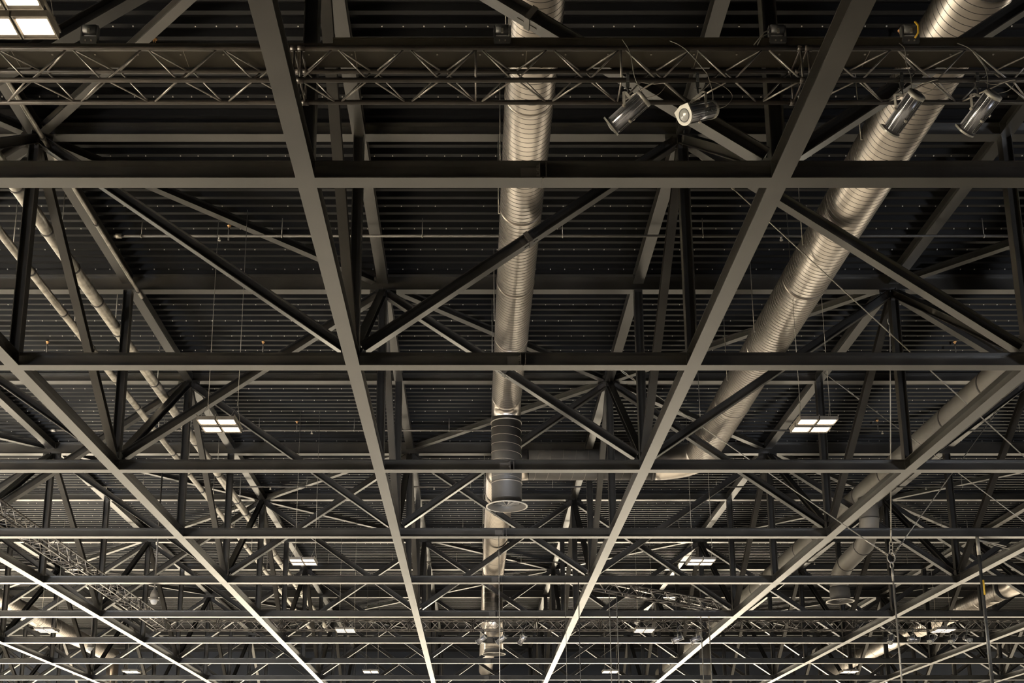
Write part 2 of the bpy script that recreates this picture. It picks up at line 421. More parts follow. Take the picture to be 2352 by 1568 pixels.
diffuser(D3, (15.45, 48.2, 9.67 + CZ), 0.40, 0.58)
bm = NB(); tube(bm, [V((15.5, 77.5, z3 - 0.3)) - l, V((15.5, 77.5, 8.6 + CZ)) - l], 0.36, 32)
tube(bm, [V((15.5, 77.5, 9.9 + CZ)) - l, V((15.5, 77.5, 8.6 + CZ)) - l], 0.40, 32); obj('drop_pipe', bm, 'duct_pale', D3)

def far_duct(x, ya, yb, z, r, label, drop=None, cap=False):
    D = thing('ventilation_duct', label, 'duct', (x, ya, z)); l = D.location
    p, q = V((x, ya, z)), V((x, yb, z))
    duct_body(D, p, q, r, 'duct', 'seam', 0.3, w=0.03); bands(D, p, q, r, [3 + 3 * k for k in range(int((yb - ya) / 3) - 1)], 'duct')
    if cap:
        bm = NB(); tube(bm, [V((x, ya, z)) - l, V((x, ya - 0.1, z)) - l], r + 0.06, 40); obj('end_flange', bm, 'duct_black', D)
        bm = NB(); tube(bm, [V((x, ya - 0.05, z)) - l, V((x + 0.4, ya - 0.9, z + 0.1)) - l, V((x + 1.2, ya - 1.6, z + 0.1)) - l, V((x + 4, ya - 2.0, z + 0.1)) - l], r, 32); obj('elbow', bm, 'duct', D)
    if drop:
        bm = NB(); tube(bm, [V((x, drop, z - 0.2)) - l, V((x, drop, 9.0 + CZ)) - l], r * 0.8, 32); obj('drop_pipe', bm, 'duct', D)
        diffuser(D, (x, drop, 8.9 + CZ), r * 0.8, r * 1.2)
far_duct(-27.3, 36, 88, 13.4 + CZ, 0.55, 'round spiral duct crossing the lower left corner behind the trusses', drop=88.0)
far_duct(29.4, 63.2, 96, 13.4 + CZ, 0.55, 'round spiral duct at the far right with a flanged near end', cap=True)
bpy.context.view_layer.update()

# ------------------------------------------------------------------ wrapped pipes at the left
def pipe(name, label, pts, r, mat, band=None, n=20, hang=None):
    t = thing(name, label, 'pipe', pts[0]); l = t.location
    bm = NB(); tube(bm, [V(p) - l for p in pts], r, n); obj('pipe_body', bm, mat, t)
    if band:
        d = (V(pts[1]) - V(pts[0])).normalized(); L = (V(pts[1]) - V(pts[0])).length; k = band
        while k < L:
            bm = NB(); c = V(pts[0]) + d * k - l; tube(bm, [c - d * 0.03, c + d * 0.03], r + 0.018, n); obj('pipe_band', bm, 'steel_dark', t); k += band
    if hang:
        for h in hang:
            bm = NB(); p = V(pts[0]).lerp(V(pts[1]), h) - l; tube(bm, [p + V((0, 0, r * 0.8)), V((p.x, p.y, DECK - l.z))], 0.012, 6); obj('hanger_rod', bm, 'wire', t)
    return t
pipe('wrapped_pipe', 'thick foil wrapped pipe running down the left side behind the trusses', [(-10.1, 8, 14.0 + CZ), (-10.05, 80, 14.0 + CZ)], 0.155, 'foil', 1.9, hang=[k / 16 for k in range(1, 14)])
pipe('steel_pipe', 'thinner smooth silver pipe left of the foil wrapped pipe', [(-11.25, 8, 14.0 + CZ), (-11.2, 80, 14.0 + CZ)], 0.105, 'foil', 2.4, hang=[k / 16 for k in range(1, 14)])
pipe('steel_pipe', 'slim grey pipe fixed beside an upper girder at the left', [(-9.50, 8, 14.95 + CZ), (-9.42, 30.6, 14.95 + CZ)], 0.05, 'foil', 3.7)

# sprinkler lines under the deck
SP = ['nearest', 'second', 'third', 'fourth', 'fifth', 'sixth']
for i, (yy, xa_, xb_) in enumerate(((27.2, -9.2, 26), (41.9, -16, 30), (49.2, -26, 34), (56.4, -30, 36), (63.6, -34, 40))):
    z = 15.0 + CZ
    t = thing('sprinkler_pipe', 'thin black sprinkler pipe crossing under the roof deck, %s one from the camera' % SP[i], 'pipe', (0, yy, z))
    bm = NB(); tube(bm, [(xa_, 0, 0), (xb_, 0, 0)], 0.036, 10); obj('pipe_body', bm, 'steel_dark', t)
    x = xa_ + 0.1
    bm = NB(); tube(bm, [(x - 0.05, 0, 0), (x + 0.1, 0, 0)], 0.06, 10); obj('end_cap', bm, 'wire', t)
    x = xa_ + 0.7; k = 0
    while x < xb_:
        if seen((x, yy, z), (x, yy, z), 40):
            bm = NB(); tube(bm, [(x, 0, 0.03), (x, 0, DECK - z)], 0.009, 6); tube(bm, [(x - 0.012, 0, 0), (x + 0.012, 0, 0)], 0.05, 10)
            obj('hanger', bm, 'wire', t)
            if k % 2:
                bm = NB(); tube(bm, [(x - 1.6, 0, -0.1), (x - 1.6, 0, 0.03)], 0.028, 8); tube(bm, [(x - 1.6, 0, -0.13), (x - 1.6, 0, -0.1)], 0.045, 8)
                obj('sprinkler_head', bm, 'wire', t)
        x += 3.6; k += 1
# brass tipped standpipes
places = ['left, above the near truss', 'left, second bay', 'left, third bay', 'right of the left lamp', 'top right', 'far left', 'between the right ducts', 'right of the right lamp']
for (x, yy), pl in zip(((-6.15, 19.61), (-6.14, 26.68), (-6.52, 33.78), (-6.52, 40.93), (8.17, 19.36), (-13.23, 33.78), (14.99, 33.78), (14.94, 40.79)), places):
    t = thing('deck_sprinkler', 'short dark pipe stub with a brass collar under the deck, %s' % pl, 'sprinkler', (x * 1.033, yy * 1.033, DECK))
    bm = NB(); tube(bm, [(0, 0, -0.42), (0, 0, 0.14)], 0.022, 8); obj('stem', bm, 'steel_dark', t)
    bm = NB(); lathe(bm, [(0.0, -0.07), (0.03, -0.07), (0.022, -0.04), (0.03, -0.03), (0.055, -0.012), (0.055, 0.0), (0.0, 0.0)], (0, 0, 0), UP, 12); obj('collar', bm, 'brass', t)

# ------------------------------------------------------------------ lighting trusses
def box_truss(label, o, d, segs, s=0.5, z=10.15 + CZ, first=0.0, tray=True, rc=0.034, rb=0.013, name='lighting_truss', phase=None):
    segs_done = 0
    """square lattice truss starting at o, running along d; segs = lengths of its sections"""
    d = V(d).normalized(); nrm = V((-d.y, d.x, 0))         # nrm: towards the far side
    t = thing(name, label, 'truss', (o[0], o[1], z))
    L = sum(segs)
    rot = Matrix((d, nrm, UP)).transposed().to_4x4()
    def P(x, y_, z_): return (d * x + nrm * y_ + UP * z_)
    for yy, zz in ((0, 0), (0, s), (s, s), (s, 0)):
        bm = NB(); tube(bm, [P(0, yy, zz), P(L, yy, zz)], rc, 12); obj('chord_tube', bm, 'truss', t)
    x = 0
    for L1 in segs:
        o0, flip = (phase or {}).get(segs_done, (0.04, 0)); segs_done += 1
        n = max(2, round((L1 - o0 - 0.04) / 0.505)); st = (L1 - o0 - 0.04) / n
        for side in ('front_bracing', 'bottom_bracing', 'back_bracing', 'top_bracing'):
            bm = NB()
            for k in range(n):
                xa1, xb1 = x + o0 + st * k, x + o0 + st * (k + 1)
                e = 0.03
                A = {'front_bracing': ((0, 0), (0, s)), 'bottom_bracing': ((0, 0), (s, 0)), 'back_bracing': ((s, s), (s, 0)), 'top_bracing': ((s, s), (0, s))}[side]
                a, b2 = (A[0], A[1]) if (k + flip) % 2 == 0 else (A[1], A[0])
                tube(bm, [P(xa1 + e, *a), P(xb1 - e, *b2)], rb, 8)
            obj(side, bm, 'brace', t)
        for xx in (x + 0.05, x + L1 - 0.05):
            bm = NB()
            for a, b2 in (((0, 0), (0, s)), ((0, 0), (s, 0)), ((s, 0), (s, s)), ((0, s), (s, s))): tube(bm, [P(xx, *a), P(xx, *b2)], rb * 1.2, 8)
            for yy, zz in ((0, 0), (0, s), (s, s), (s, 0)): tube(bm, [P(xx - 0.05, yy, zz), P(xx + 0.05, yy, zz)], rc * 1.3, 12)
            obj('end_frame', bm, 'truss', t)
        x += L1
    return t
YT = 14.12
lt = box_truss('black square lighting truss across the top of the view, with four spotlights on it', (-16.43, YT), (1, 0, 0), [7.0, 7.0, 7.03, 7.0], phase={1: (0.18, 0), 2: (0.02, 0), 3: (0.21, 1)})
for xx in (0.04, 2.05):
    bm = NB(); tube(bm, [(xx + 16.43, 0, 0), (xx + 16.43, 0, 0.5)], 0.015, 8); tube(bm, [(xx + 16.43, 0, 0), (xx + 16.43, 0.5, 0)], 0.013, 8); obj('upright_brace', bm, 'brace', lt)
def tray(label, xa_, xb_, y_, z, h0, step_x=None, h1=None):
    t = thing('cable_tray', label, 'cable tray', (xa_, y_, z))
    L = xb_ - xa_
    bm = NB(); box(bm, (L / 2, 0.25, 0.006), (L, 0.42, 0.012))
    for k in range(int(L / 0.6)):
        box(bm, (0.3 + k * 0.6, 0.17, -0.006), (0.022, 0.022, 0.014), 1)
        if k % 4 == 0: box(bm, (0.35 + k * 0.6, 0.25, -0.001), (0.006, 0.42, 0.004), 1)
    obj('tray_floor', bm, ['tray', 'wire'], t)
    bm = NB()
    if step_x: 
        s1 = step_x - xa_
        box(bm, (s1 / 2, 0.04, h0 / 2), (s1, 0.012, h0)); box(bm, ((s1 + L) / 2, 0.04, h1 / 2), (L - s1, 0.012, h1))
        box(bm, ((s1 + L) / 2, 0.03, h1 - 0.01), (L - s1, 0.03, 0.02))
    else: box(bm, (L / 2, 0.04, h0 / 2), (L, 0.012, h0))
    box(bm, (L / 2, 0.46, h0 / 2), (L, 0.012, h0))
    obj('tray_side', bm, 'tray', t)
tray('dark brown cable tray lying along the top of the near lighting truss', -16.4, 11.6, YT, 10.69 + CZ, 0.07, -1.95, 0.15)
# rigging clamps on the tray
for x, st, pl in ((-5.35, 0, 'at the left end beside the bright lamp'), (0.41, 1, 'in front of the middle duct'), (4.25, 2, 'near the slanting girder at the right'), (6.1, 3, 'with a yellow strap')):
    t = thing('rigging_clamp', 'small black clamp on the near cable tray, %s' % pl, 'clamp', (x, YT + 0.02, 10.78 + CZ))
    bm = NB(); box(bm, (0, 0, 0.02), (0.22, 0.03, 0.10)); box(bm, (-0.11, 0.03, 0.12), (0.02, 0.08, 0.26)); box(bm, (0.11, 0.03, 0.12), (0.02, 0.08, 0.26))
    for sx in (-0.04, 0.04): box(bm, (sx, -0.02, 0.0), (0.018, 0.018, 0.018), 1)
    obj('bracket', bm, ['spot_dark', 'wire'], t)
    bm = NB(); tube(bm, [(-0.09, 0.03, 0.2), (0.09, 0.03, 0.2)], 0.075, 16); box(bm, (0, -0.04, 0.14), (0.03, 0.02, 0.07), 1); obj('roller', bm, ['spot_dark', 'wire'], t)
    if st == 3:
        bm = NB(); tube(bm, [(0.06, -0.05, 0.28), (0.09, -0.07, 0.2), (0.08, -0.07, 0.08), (0.04, -0.05, 0.02)], 0.014, 8); obj('strap', bm, 'yellow', t)
    if st == 2:
        bm = NB(); tube(bm, [(-0.35, -0.03, -0.08), (-0.25, -0.03, 0.05), (-0.1, -0.02, 0.12)], 0.008, 6); tube(bm, [(-0.3, -0.03, -0.08), (-0.2, -0.03, 0.12), (-0.1, -0.02, 0.18)], 0.008, 6); obj('loose_cable', bm, 'cable', t)
# truss resting clips on the girders
YF = 57.7
ft = box_truss('black square lighting truss crossing the far end of the hall, with small spotlights on it', (-16.0, YF), (1, 0, 0), [3.2] * 17)
tray('dark cable tray on top of the far lighting truss', -16.0, 38.0, YF, 10.69 + CZ, 0.16)
box_truss('silver lattice truss running away down the hall at the lower left', (-15.3, 24.0), (0, 1, 0), [3.2] * 10 + [1.6], s=0.5)
box_truss('dark slanting lattice truss hanging low right of the middle, near the far end', (4.7, 47.4), (6.0, 4.85, 0), [3.2, 3.2, 2.2], s=0.42)

# ------------------------------------------------------------------ spotlights
def make_spot(label, loc, d, lens_small=0.075):
    """loc: clamp point on the truss tube; the barrel hangs below and points along d"""
    t = thing('spotlight', label, 'spotlight', loc)
    d = V(d).normalized(); Lb = 0.56; R = 0.115
    c = V((0.0, 0, -0.50)); a, b2 = c - d * Lb / 2, c + d * Lb / 2
    dd, s, u = frame_of(d)
    bm = NB(); tube(bm, [a, b2], R, 40)
    for k in range(40):                                  # cooling fins along the barrel
        if k % 10 in (0, 1, 3, 4, 6): 
            an = 2 * PI * k / 40; e = s * math.cos(an) + u * math.sin(an)
            rail(bm, a + e * (R + 0.004) + d * 0.03, b2 + e * (R + 0.004) - d * 0.03, 0.006, 0.014, e, 1 if k % 3 == 0 else 0)
    obj('barrel', bm, ['spot', 'spot_dark'], t)
    bm = NB()
    side = s if s.x > 0 else -s
    for k in range(14):                                  # vent slots towards the rear
        for sg in (-0.5,):
            e = (side * math.cos(sg) + u * math.sin(sg)).normalized(); p = a + d * (0.06 + k * 0.017) + e * (R + 0.002)
            f = d.cross(e).normalized(); rail(bm, p - f * 0.05, p + f * 0.05, 0.007, 0.004, e)
    obj('vent_slots', bm, 'spot_dark', t)
    bm = NB(); lathe(bm, [(0.0, -0.012), (R - 0.03, -0.012), (R + 0.012, -0.004), (R + 0.014, 0.04), (R, 0.045)], a, d, 40); obj('rear_cap', bm, 'spot_plate', t)
    bm = NB(); lathe(bm, [(0.0, -0.016), (R - 0.025, -0.015), (R - 0.025, -0.012)], a, d, 40); obj('rear_grille', bm, 'spot_dark', t)
    # front plate: round below, cut square above
    bm = NB(); n = 24; pr = []
    for j in range(n):
        an = 2 * PI * j / n; x, z = math.cos(an) * (R + 0.02), math.sin(an) * (R + 0.02)
        if z > 0.02: x = (R + 0.02) * (1 if x > 0.03 else -1 if x < -0.03 else x / (R + 0.02)); z = 0.11 + 0.03 * (1 - abs(x) / (R + 0.02))
        pr.append((x, z))
    A = [bm.verts.new(b2 + s * x + u * z - d * 0.0) for x, z in pr]; B = [bm.verts.new(b2 + s * x + u * z + d * 0.025) for x, z in pr]
    for j in range(n): bm.faces.new((A[j], A[(j + 1) % n], B[(j + 1) % n], B[j]))
    bm.faces.new(A[::-1]); bm.faces.new(B); bmesh.ops.recalc_face_normals(bm, faces=bm.faces)
    pl = obj('front_plate', bm, 'spot_plate', t)
    bm = NB(); lathe(bm, [(0.092, 0.026), (0.088, 0.034), (0.08, 0.03), (0.078, 0.026)], b2, d, 32); obj('lens_ring', bm, 'spot_dark', pl)
    bm = NB(); lathe(bm, [(0.078, 0.027), (0.06, 0.034), (0.035, 0.041), (0.001, 0.044)], b2, d, 32); obj('lens', bm, 'lens', pl)
    # yoke
    bm = NB(); fl = V((s.x, s.y, 0)).normalized()
    top = V((0, 0, -0.24)); w = R + 0.035
    for sg in (-1, 1):
        rail(bm, c + fl * sg * w, V((0, 0, -0.27)) + fl * sg * w, 0.007, 0.04, d)
        rail(bm, V((0, 0, -0.27)) + fl * sg * w, top + fl * sg * (w - 0.06), 0.04, 0.007, UP)
    rail(bm, top - fl * (w - 0.06), top + fl * (w - 0.06), 0.04, 0.007, UP)
    obj('yoke', bm, 'spot_plate', t)
    for sg in (-1, 1):
        bm = NB(); tube(bm, [c + fl * sg * w, c + fl * sg * (w + 0.04)], 0.018, 10); obj('knob', bm, 'rim', t)
    bm = NB(); k = c - u * (R + 0.0) + d * 0.06; tube(bm, [k, k - u * 0.035], 0.018, 10); obj('knob', bm, 'rim', t)
    # hook clamp round the tube
    bm = NB(); box(bm, (0, 0, -0.075), (0.05, 0.03, 0.08)); box(bm, (0, -0.03, 0.03), (0.04, 0.02, 0.14)); box(bm, (0, 0.0, 0.055), (0.04, 0.10, 0.03)); box(bm, (0, 0.045, 0.02), (0.04, 0.02, 0.07))
    tube(bm, [(0, 0, -0.24), (0, 0, -0.10)], 0.014, 8); tube(bm, [(-0.05, 0, -0.13), (0.05, 0, -0.13)], 0.009, 8)
    obj('hook_clamp', bm, 'spot_dark', t)
    return t, a
def cable(parent, pts, r=0.006, name='power_cable', mat='cable'):
    # smooth the points a little
    P = [V(p) for p in pts]; out = []
    for i in range(len(P) - 1):
        p0, p1, p2, p3 = P[max(i - 1, 0)], P[i], P[i + 1], P[min(i + 2, len(P) - 1)]
        for k in range(6):
            t_ = k / 6
            out.append(0.5 * ((2 * p1) + (p2 - p0) * t_ + (2 * p0 - 5 * p1 + 4 * p2 - p3) * t_ ** 2 + (3 * p1 - p0 - 3 * p2 + p3) * t_ ** 3))
    out.append(P[-1])
    bm = NB(); tube(bm, out, r, 6); return obj(name, bm, mat, parent)
ZT = 10.15 + CZ
YS = YT
near = [(2.13, (-0.46, 0.27, -0.31), 'grey spotlight on the near truss, aimed down to the left, leftmost of the four', (-0.05, 0.02, 0.66), (0.05, -0.08, 0.3)),
        (3.09, (-0.50, -0.30, -0.31), 'green-grey spotlight with its round lens turned towards the camera, on the near truss', (-0.35, 0.02, 0.64), (0.1, -0.06, 0.1)),
        (5.90, (-0.25, 0.5, -0.30), 'silver spotlight pointing away, hanging in front of the right spiral duct', (0.03, 0.02, 0.6), (0.07, -0.05, 0.25)),
        (6.94, (-0.25, 0.5, -0.30), 'silver spotlight pointing away, rightmost on the near truss', (-0.2, 0.02, 0.6), (0.08, -0.05, 0.25))]
for x, d, lab, top, mid in near:
    t, a = make_spot(lab, (x, YS, ZT), d)
    cable(t, [top, (top[0] * 0.6 + 0.05, -0.06, 0.45), mid, (mid[0] + 0.04, -0.07, 0.0), (a.x * 0.8 + 0.03, -0.03, a.z + 0.12), a + V((0, 0, 0.01))])
    cable(t, [(a.x + 0.02, a.y, a.z), (a.x + 0.18, a.y - 0.05, a.z + 0.02), (a.x + 0.28, a.y - 0.05, a.z + 0.18), (a.x + 0.1, -0.04, a.z + 0.27), (0.05, 0.03, 0.03)], 0.004, 'safety_cable', 'wire')
fars = [(0.45, (-0.46, 0.3, -0.33), 'leftmost of the three small spotlights beside the far duct outlet'), (1.43, (-0.42, 0.35, -0.33), 'middle one of the three small spotlights beside the far duct outlet'),
        (2.48, (-0.3, 0.4, -0.42), 'rightmost of the three small spotlights beside the far duct outlet'), (10.24, (-0.5, 0.1, -0.2), 'small spotlight on the far truss, left one of a pair aimed left'),
        (11.17, (-0.5, 0.1, -0.2), 'small spotlight on the far truss, right one of a pair aimed left'), (20.9, (-0.25, -0.3, -0.4), 'small spotlight at the far right, first of five from the left'),
        (22.0, (0.5, 0.0, -0.05), 'small spotlight lying level at the far right, second of five'), (22.95, (-0.4, -0.3, -0.35), 'small spotlight at the far right, third of five, under the lamp'),
        (24.0, (-0.4, -0.3, -0.35), 'small spotlight at the far right, fourth of five, beside the lamp'), (24.7, (0.0, -0.5, -0.2), 'small spotlight facing the camera, rightmost of five at the far right')]
for x, d, lab in fars:
    t, a = make_spot(lab, (x, YF, ZT), d)
    cable(t, [(0.1, 0, 0.55), (0.2, -0.03, 0.3), (0.1, -0.05, 0.0), a], 0.01)

# ------------------------------------------------------------------ lamps: four LED panels in a square
def make_lamp():
    t = thing('ceiling_lamp', '', 'lamp', (0, 0, 0))
    for ix in (-1, 1):
        for iy in (-1, 1):
            cx, cy = ix * 0.232, iy * 0.265
            bm = NB()
            for sx in (-1, 1): box(bm, (cx + sx * 0.213, cy, 0.035), (0.014, 0.42, 0.09))
            for sy in (-1, 1): box(bm, (cx, cy + sy * 0.205, 0.035), (0.43, 0.012, 0.09))
            box(bm, (cx, cy, 0.075), (0.42, 0.41, 0.012))
            for sy in (-1, 1): box(bm, (cx, cy + sy * 0.17, 0.012), (0.42, 0.06, 0.012))
            f = obj('panel_frame', bm, 'lamp_frame', t)
            bm = NB(); box(bm, (cx, cy, 0.004), (0.375, 0.27, 0.012)); obj('led_panel', bm, 'lamp', f)
    bm = NB()
    for ix in (-1, 0, 1): box(bm, (ix * 0.455, 0, 0.10), (0.03, 0.96, 0.03))
    for iy in (-1, 1): box(bm, (0, iy * 0.25, 0.125), (0.94, 0.03, 0.02))
    box(bm, (0, 0, 0.16), (0.3, 0.14, 0.06))
    obj('carrier_frame', bm, 'lamp_frame', t)
    for sx in (-0.3, 0.42):
        bm = NB(); z1 = DECK - HL
        tube(bm, [(sx, 0, 0.55), (sx, 0, z1)], 0.007, 6)
        tube(bm, [(sx - 0.1, -0.3, 0.12), (sx, 0, 0.55), (sx + 0.02, 0.3, 0.12)], 0.005, 6)
        tube(bm, [(sx, 0, 0.52), (sx, 0, 0.62)], 0.014, 6)
        obj('suspension_wire', bm, 'wire', t)
    return t
lamp0 = make_lamp()
lamps = [((-5.62, 12.2), 'warm four-panel lamp cut off at the top left corner, above the near truss'),
         ((-6.14, RY(1.5)), 'warm four-panel lamp at the left, nearest fully visible one on that side'),
         ((8.26, RY(1.5)), 'warm four-panel lamp at the right, in front of a dark post'),
         ((-6.14, RY(3.5)), 'four-panel lamp left of the middle duct, second of its line'),
         ((8.26, RY(3.5)), 'four-panel lamp right of the middle, under the upper truss joint'),
         ((-6.14, RY(5.5)), 'small distant four-panel lamp left of the middle, in front of the far truss'),
         ((8.26, RY(5.5)), 'small distant four-panel lamp right of the middle, in front of the far truss'),
         ((-6.14, RY(7.5)), 'tiny farthest lamp left of the middle, at the bottom edge'),
         ((8.26, RY(7.5)), 'tiny farthest lamp right of the middle, at the bottom edge'),
         ((-20.54, RY(5.5)), 'four-panel lamp by the far left duct'),
         ((22.66, RY(5.5)), 'four-panel lamp above the small spotlights at the far right'),
         ((-20.54, RY(7.5)), 'tiny farthest lamp at the left, near the bottom edge'),
         ((22.66, RY(7.5)), 'tiny farthest lamp at the right, near the bottom edge')]
for i, ((x, yy), lab) in enumerate(lamps):
    o = lamp0 if i == 0 else copy_tree(lamp0)
    o.location = (x, yy, HL); o['label'] = lab; o['group'] = 'four-panel lamps hung between the trusses'

# ------------------------------------------------------------------ rigging wires, cables, dome cameras
def wire_obj(name, label, cat, pts, r, mat='wire', n=6):
    t = thing(name, label, cat, pts[0]); l = t.location
    bm = NB(); tube(bm, [V(p) - l for p in pts], r, n); obj('strand', bm, mat, t)
    return t
ring = V((13.04, 35.42, 8.5 + CZ))
B = thing('wire_bridle', 'three-legged steel wire bridle with a ring at the right, holding a lifting line', 'rigging', ring)
def link(bm, c, d, L, w, r):
    d, s, u = frame_of(d); n = 14
    tube(bm, [V(c) + d * math.cos(2 * PI * k / n) * L / 2 + s * math.sin(2 * PI * k / n) * w / 2 for k in range(n + 1)], r, 6, cap=False)
bm = NB(); link(bm, (0, 0, 0), UP, 0.34, 0.24, 0.02); obj('ring', bm, 'wire', B)
for top in ((4.66, 36.1, HO), (CX(2), RY(2) + 0.2, HE), (19.03, 39.5, HO)):
    v = V(top) - ring; d = v.normalized(); bm = NB()
    tube(bm, [d * 0.62, v - d * 0.9], 0.017, 6); tube(bm, [d * 0.5, d * 0.95], 0.027, 8)
    for k in range(3): link(bm, d * (0.2 + 0.14 * k), d, 0.17, 0.1, 0.014)
    tube(bm, [v - d * 1.2, v - d * 0.85], 0.027, 8)
    link(bm, v - d * 0.72, d, 0.26, 0.13, 0.014); link(bm, v - d * 0.45, d, 0.3, 0.14, 0.014); tube(bm, [v - d * 0.32, v], 0.02, 6)
    obj('bridle_leg', bm, 'wire', B)
bm = NB(); link(bm, (0, 0, -0.24), UP, 0.2, 0.1, 0.02); tube(bm, [(0, 0, -0.3), (0, 0, -0.75)], 0.035, 10); tube(bm, [(0, 0, -0.7), (0, 0, -5.4)], 0.028, 10)
obj('lifting_line', bm, 'wire', B)
def leg(label, a, b2):
    t = thing('rigging_wire', label, 'rigging', a); v = V(b2) - V(a); d = v.normalized()
    bm = NB(); tube(bm, [d * 1.5, v], 0.015, 6); obj('strand', bm, 'wire', t)
    bm = NB(); tube(bm, [(0, 0, 0), d * 1.0], 0.012, 6); link(bm, d * 1.15, d, 0.26, 0.12, 0.014); tube(bm, [d * 1.3, d * 1.65], 0.025, 8); obj('shackle', bm, 'wire', t)
leg('long taut wire slanting down to the right across the right spiral duct', (CX(1), RY(1) + 0.1, HO), (14.9, 28.1, 8.3 + CZ))
leg('taut wire slanting down to the right edge beside the right lamp', (11.80, 36.74, HO), (17.98, 34.4, 8.4 + CZ))

t = thing('hoist_cable', 'thick black hoist cable hanging at the right edge from a lower chord', 'cable', (16.75, 37.58, HL - 0.05))
bm = NB(); tube(bm, [(0, 0, 0), (0, 0, -6)], 0.055, 10); obj('cable_run', bm, 'cable_black', t)
bm = NB(); tube(bm, [(0, 0, 0.05), (0, 0, -0.55)], 0.06, 10); obj('socket', bm, 'wire', t)
bm = NB(); tube(bm, [(0, 0, -0.02), (1.4, 1.0, 0.0)], 0.02, 6); tube(bm, [(0, 0, -0.05), (1.5, 1.0, -0.1)], 0.014, 6); obj('stay_rod', bm, 'wire', t)
bm = NB(); tube(bm, [(0.03, -0.03, -1.4), (0.03, -0.03, -1.9)], 0.04, 8); obj('marker_tape', bm, 'yellow', t)

def drop(label, x, yy, z1, z0, r, mat='cable_black'):
    t = thing('hanging_cable', label, 'cable', (x, yy, z1))
    bm = NB(); tube(bm, [(0, 0, 0), (0.0, 0, (z0 - z1) * 0.5), (0.02, 0, z0 - z1)], r, 8); obj('cable_run', bm, mat, t)
drop('thin pale wire hanging straight down in front of the far duct outlet', 0.86, 37.5, HL, 4.5, 0.012, 'wire')
drop('black cable hanging beside the right middle girder near the bottom edge', 4.12, 44.6, HL, 3.5, 0.018)
drop('first of two thin hoist chains left of the black hanging cable', 3.6, 44.6, HL, 3.5, 0.009, 'cable')
drop('left one of a pair of chains hanging from the slanting truss', 5.75, 48.3, 10.1 + CZ, 3.0, 0.02, 'cable')
drop('right one of a pair of chains hanging from the slanting truss', 6.1, 48.6, 10.1 + CZ, 3.0, 0.02, 'cable')
drop('chain hanging from the far end of the slanting truss, left one', 10.3, 52.0, 10.1 + CZ, 3.0, 0.022, 'cable')
drop('chain hanging from the far end of the slanting truss, right one', 10.75, 52.4, 10.1 + CZ, 3.0, 0.022, 'cable')

def dome(label, x, yy, z, s, top):
    t = thing('dome_camera', label, 'camera', (x, yy, z))
    bm = NB(); tube(bm, [(0, 0, 0.3 * s), (0, 0, top - z)], 0.035, 8); obj('mounting_pole', bm, 'steel_dark', t)
    bm = NB(); lathe(bm, [(0.03, 0.42), (0.06, 0.36), (0.13, 0.26), (0.155, 0.12), (0.155, 0.0), (0.19, -0.01), (0.19, -0.035), (0.14, -0.05), (0.0, -0.05)], (0, 0, 0), UP, 28)
    for v in bm.verts: v.co *= s
    obj('housing', bm, 'dome', t)
    bm = NB(); lathe(bm, [(0.135, -0.04), (0.135, -0.09), (0.115, -0.16), (0.075, -0.21), (0.001, -0.225)], (0, 0, 0), UP, 28)
    for v in bm.verts: v.co *= s
    obj('dome_cover', bm, 'glass', t)
    bm = NB(); lathe(bm, [(0.0, 0.05), (0.05, 0.03), (0.06, 0), (0.05, -0.04), (0.0, -0.06)], (0, -0.02 * s, -0.1 * s), UP, 16); obj('camera_ball', bm, 'rim', t)
dome('dome camera on a long pole under the trusses at the lower left', -12.94, 46.5, 9.43 + CZ, 1.05, 14.85 + CZ)
dome('smaller distant dome camera hanging left of the long-pole one', -20.6, 62.3, 10.0 + CZ, 1.0, 13.5 + CZ)
t = thing('round_speaker', 'small round pale disc hanging on a rod at the far right edge', 'speaker', (27.3, 60.0, 12.0 + CZ))
bm = NB(); lathe(bm, [(0.0, 0.06), (0.15, 0.05), (0.24, 0.0), (0.24, -0.03), (0.18, -0.04), (0.0, -0.04)], (0, 0, 0), UP, 28); obj('disc', bm, 'rim', t)
bm = NB(); tube(bm, [(0, 0, 0.05), (0, 0, 3.62)], 0.016, 6); obj('rod', bm, 'wire', t)

# ------------------------------------------------------------------ light
def area(name, loc, size, power, col, rot=(0, 0, 0), spread=PI):
    l = bpy.data.lights.new(name, 'AREA'); l.shape = 'RECTANGLE'; l.size, l.size_y = size; l.energy = power; l.color = col; l.spread = spread
    o = bpy.data.objects.new(name, l); C.objects.link(o); o.location = loc; o.rotation_euler = rot
    return o
WARM = (1.0, 0.91, 0.76)
# added fill lights, not fittings of the hall, 4 m above the floor and pointing down at it: it is the lit floor that lights the roof;
# and fills added low down, aimed up at the beam faces and side walls
LIGHTS = []
